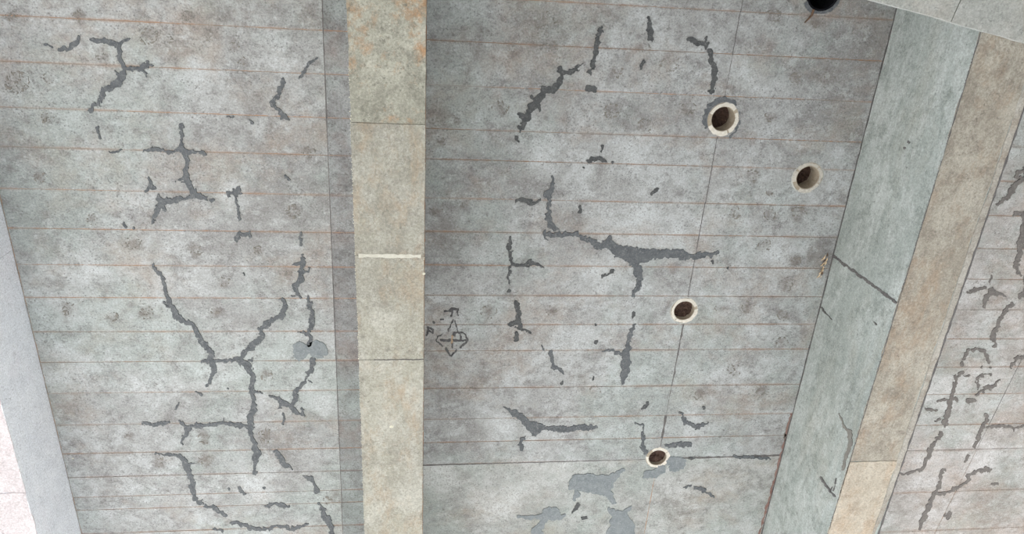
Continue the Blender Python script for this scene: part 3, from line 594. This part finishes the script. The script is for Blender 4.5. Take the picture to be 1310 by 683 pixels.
# black scribble (scorch-like smears) beside the middle beam
g = lambda a, b: (540 + a / 8.54, 380 + b / 8.54)
SC = [[(240,155,.9),(290,145,1.8),(330,130,2.2),(395,140,1.4)],[(330,135,1.8),(325,210,1.5)],[(390,130,1.3),(392,200,1)],[(200,240,1),(230,238,1)],[(345,245,.8),(320,300,1.1),(285,375,1.5)],[(355,255,.7),(375,310,.8),(390,365,.8)],
      [(60,330,1),(62,370,1.7),(120,385,1.2),(125,350,1),(85,345,1)],[(58,370,1.4),(52,410,1.2)],[(130,280,1.7)],[(350,385,1.1),(430,383,1.2),(475,410,1.5),(492,460,1.5),(470,505,1.4),(425,545,1.9)],[(215,405,.8),(172,425,.9),(160,480,.8),(185,505,1.3),(218,535,1)],
      [(215,468,1.9),(300,470,1.9)],[(355,480,1.7),(470,470,1.4)],[(350,390,1.9),(347,425,1.9)],[(337,470,1.5),(330,555,.9)],[(265,560,1.4),(285,600,1.6),(302,638,1.3),(320,635,1.1),(375,580,1.1)],[(420,395,.7),(422,460,.7)]]
F, us, vs = stroke_field([[g(a, b) + (r * .78,) for a, b, r in s] for s in SC], .3, .5, 900)
V, Fc = mask_mesh(F, us, vs, tosl, ZS - .0045, ZS + .001)
o = obj('black_smear', V, Fc, M['soot'], ceiling); o['label'] = 'black scribble like four arrows in a circle beside the middle beam'
F, us, vs = stroke_field([[g(325,425) + (.9,), g(322,490) + (.9,)]], .4, .4, 950)
V, Fc = mask_mesh(F, us, vs, tosl, ZS - .005, ZS + .001)
obj('ochre_dab', V, Fc, M['stain_warm'], ceiling)

# speckled round stains: clusters of tiny smears
ST = [(640,138,11),(790,92,10),(783,142,11),(825,160,11),(857,80,15),(698,28,15),(882,138,10),(580,152,6),(565,180,7),(596,262,7),(962,225,10),(985,245,6),(942,272,9),(985,275,9),(1022,273,11),(978,313,9),(1018,333,8),(956,393,9),(920,394,7),(1005,363,11),(1000,403,8),(940,472,10),(895,505,8),(975,500,9),(705,398,8),(625,398,11),(560,270,8),(1000,438,8),(605,500,7),(1060,95,9),(1017,100,8),(985,150,9),(825,60,8),(705,60,9),(655,70,7),
      (22,105,17),(62,100,8),(130,72,8),(190,45,14),(52,227,9),(118,280,8),(170,310,12),(88,396,10),(188,400,10),(287,360,9),(277,398,8),(342,480,9),(340,558,11),(262,560,9),(262,588,9),(165,558,7),(270,45,11),(300,60,8),(310,78,7),(250,320,9),(375,270,10),(395,195,9),(330,320,6),(60,150,9),(100,20,9),(15,20,9),(145,405,8),(215,50,8),(420,640,6),(80,600,7),(205,590,8),(370,350,6),(240,20,8),(1045,30,9),(990,20,10),(760,500,8),(1010,560,9)]
Vt, Ft = [], []
for k, (u, v, r) in enumerate(ST):
    us = np.arange(u - r - 3, u + r + 3, .65); vs = np.arange(v - r - 3, v + r + 3, .65); U, Vv = np.meshgrid(us, vs)
    d = np.hypot((U - u + 3 * vnoise(U, Vv, 6, k)) / 1.0, (Vv - v + 3 * vnoise(U, Vv, 6, k + 9)) * 1.1) / r
    dens = np.where(d < 1, .20 + .17 * np.exp(-((d - .8) / .18) ** 2), 0)
    nz = vnoise(U, Vv, 1.7, k + 20) + .4 * vnoise(U, Vv, 4.5, k + 40) + .5
    F = np.where(d < 1, nz - dens * .95 + .02, 1.)
    V, Fc = mask_mesh(F, us, vs, tosl, ZS - .0035, ZS)
    b = len(Vt); Vt += V; Ft += [[i + b for i in f] for f in Fc]
obj('speckled_stain', Vt, Ft, M['stain'], ceiling, kind='stuff')

# ------------------------------------------------------------------ drain sleeves
def ring_rim(ri, ro, gaps, seed, z0=-.007):
    rr = random.Random(seed); n = 96; V = []; F = []; keep = []
    out = ro
    for i in range(n):
        a = 2 * math.pi * i / n; out += rr.uniform(-.0035, .0035); out = min(ro + .008, max(ro - .008, out))
        deg = math.degrees(a); keep.append(not any(g0 <= deg <= g1 for g0, g1 in gaps))
        rin = ri + rr.uniform(-.001, .002); c, s = math.cos(a), math.sin(a)
        V += [(rin * c, rin * s, z0), (out * c, out * s, z0 + .003), (out * c, out * s, .004), (rin * c, rin * s, .004)]
    for i in range(n):
        if not keep[i]: continue
        a = 4 * i; b = 4 * ((i + 1) % n)
        for k in range(4): F.append((a + k, b + k, b + (k + 1) % 4, a + (k + 1) % 4))
        if not keep[i - 1]: F.append((a, a + 3, a + 2, a + 1))
        if not keep[(i + 1) % n]: F.append((b, b + 1, b + 2, b + 3))
    return V, F
def tube(ri, ro, z0, z1, n=64):
    V = []; F = []
    for i in range(n):
        c, s = math.cos(2 * math.pi * i / n), math.sin(2 * math.pi * i / n)
        V += [(ri * c, ri * s, z0), (ro * c, ro * s, z0), (ro * c, ro * s, z1), (ri * c, ri * s, z1)]
    for i in range(n):
        a = 4 * i; b = 4 * ((i + 1) % n)
        for k in range(4): F.append((a + k, b + k, b + (k + 1) % 4, a + (k + 1) % 4))
    return V, F
def disc(r, z, seed, th=.01, bump=.006):
    rr = random.Random(seed); n = 40; V = [(0, 0, z)]; F = []
    for q in range(1, 5):
        for i in range(n):
            a = 2 * math.pi * i / n; V.append((r * q / 4 * math.cos(a), r * q / 4 * math.sin(a), z + rr.uniform(-bump, bump)))
    for i in range(n): F.append((0, 1 + i, 1 + (i + 1) % n))
    for q in range(3):
        for i in range(n):
            a = 1 + q * n + i; b = 1 + q * n + (i + 1) % n; F.append((a, a + n, b + n, b))
    return V, F
LAB = ['round drain sleeve with thick broken white rim, topmost of the four', 'round drain sleeve with thin cracked rim, nearest the deep right beam',
       'round drain sleeve with whole white rim, between the broad grey crack and the deep beam', 'lowest round drain sleeve, sitting on the dark cross seam']
GAPS = [[(150, 196), (56, 60), (318, 332)], [(115, 160), (206, 210), (304, 308), (20, 24)], [(335, 352), (120, 124)], [(185, 232), (60, 64), (322, 326)]]
# angles in the world x/y plane: 0 = towards image right, 90 = towards image bottom
for i, (nm, (x, y), r, dep) in enumerate(SL):
    e = empty('drain_sleeve', (x, y, ZS), label=LAB[i], category='drain', group='drain sleeves in the middle bay')
    k = r / .118
    rw = ((.091, .121), (.094, .116), (.091, .119), (.091, .121))[i]
    obj('rim', *ring_rim(rw[0] * k, rw[1] * k, GAPS[i], 50 + i, -.006), M['rim_grey'] if i == 1 else M['white'], e)
    if i in (1, 2): obj('mortar_collar', *ring_rim(.119 * k, .136 * k, [(20, 60), (100, 118), (230, 262)], 70 + i, -.003), M['collar'], e)
    obj('collar', *tube(.088 * k, .1175 * k, -.003, .02), M['tube'], e)
    obj('tube', *tube(.089 * k, .1172 * k, .02, dep + .06), M['tube'], e, smooth=False)
    obj('plug', *disc(.0885 * k, dep, 80 + i), M['plug'], e)
F, us, vs = stroke_field([[(903,160,2.4),(902,150,3),(908,137,3),(917,130,3.2),(928,127,3),(938,132,2),(944,142,1.4),(945,155,1.4),(942,166,1.6),(934,175,1.5)]], .6, .9, 777)
U_, V_ = np.meshgrid(us, vs); X_ = np.vectorize(lambda a, b: math.hypot(*(np.array(at(a, b)) - np.array(SL[0][1]))))(U_, V_)
V, Fc = mask_mesh(np.maximum(F, (.124 - X_) * 180), us, vs, tosl, ZS - .0045, ZS + .001)
obj('crack_patch', V, Fc, M['crack'], ceiling, label='dark halo around the topmost drain sleeve')
h = empty('drain_hole', (HOLE[0], HOLE[1], ZS), label='black open round hole cut off by the top edge of the photo', category='drain')
obj('shade_liner', *tube(.106, .1195, -.004, .3), M['black'], h); obj('plug', *disc(.107, .24, 99), M['black'], h)  # black lining and disc added to paint the hole's dark inside
obj('mortar_collar', *ring_rim(.119, .142, [(150, 165), (250, 290)], 61, -.008), M['crack'], h)

# ------------------------------------------------------------------ small loose things
def stick(pts, r, mat, name, parent=None):
    V = []; F = []; n = 6
    for i, p in enumerate(pts):
        q = r * (1 - .6 * i / (len(pts) - 1))
        d = Vector(pts[min(i + 1, len(pts) - 1)]) - Vector(pts[max(i - 1, 0)]); d.normalize()
        a = d.orthogonal().normalized(); b = d.cross(a)
        for k in range(n): V.append(tuple(Vector(p) + a * q * math.cos(k * 6.283 / n) + b * q * math.sin(k * 6.283 / n)))
    for i in range(len(pts) - 1):
        for k in range(n): F.append((i * n + k, i * n + (k + 1) % n, (i + 1) * n + (k + 1) % n, (i + 1) * n + k))
    F += [tuple(range(n)), tuple(range((len(pts) - 1) * n, len(pts) * n))]
    return obj(name, V, F, mat, parent)
tp = [at(a, b) for a, b in [(1040, 12), (1038, 19), (1034, 24), (1029, 29)]]
t = stick([(x, y, ZS - .010 + .002 * i) for i, (x, y) in enumerate(tp)], .009, M['twig'], 'twig')
t['label'] = 'brown dry twig at the lip of the black hole'; t['category'] = 'twig'
n0 = at(1058, 322); n1 = at(1049, 350)
e = empty('straw_tuft', (n1[0], n1[1], ZS), label='tuft of pale straw and dry leaf stuck beside the deep beam', category='debris')
for i in range(16):
    f0 = i / 15; bx = n0[0] * (1 - f0) + n1[0] * f0 - n1[0] + random.uniform(-.02, .008); by = n0[1] * (1 - f0) + n1[1] * f0 - n1[1]
    a = random.gauss(1.9, .5); L = random.uniform(.03, .065)
    z = -.008 - random.random() * .02
    w_ = random.uniform(.004, .011); dx, dy = math.cos(a) * L, math.sin(a) * L; nx, ny = -math.sin(a) * w_, math.cos(a) * w_
    V = [(bx, by, z), (bx + dx * .5 + nx, by + dy * .5 + ny, z - .004), (bx + dx, by + dy, z + .004), (bx + dx * .5 - nx, by + dy * .5 - ny, z - .004), (bx + dx * .5, by + dy * .5, z + .004)]
    obj('straw' , V, [(0, 1, 2, 3), (0, 4, 1), (1, 4, 2), (2, 4, 3), (3, 4, 0)], M['leaf'] if i % 4 else M['twig'], e)
for (u, v, r) in [(93, 586, .010)]:
    x, y = at(u, v); o = lumps('mortar_crumb', [(0, 0, r), (.008, .004, r * .7), (-.006, .008, r * .6)], M['chip'], 0); o.location = (x, y, ZS)
    o['label'] = 'small white crumb stuck beside the glare-whitened left beam'; o['category'] = 'debris'
x, y = at(1135, 574, HB); child(rg, lumps('mortar_fleck', [(x, y, .007)], M['chip'], ZB - .003))
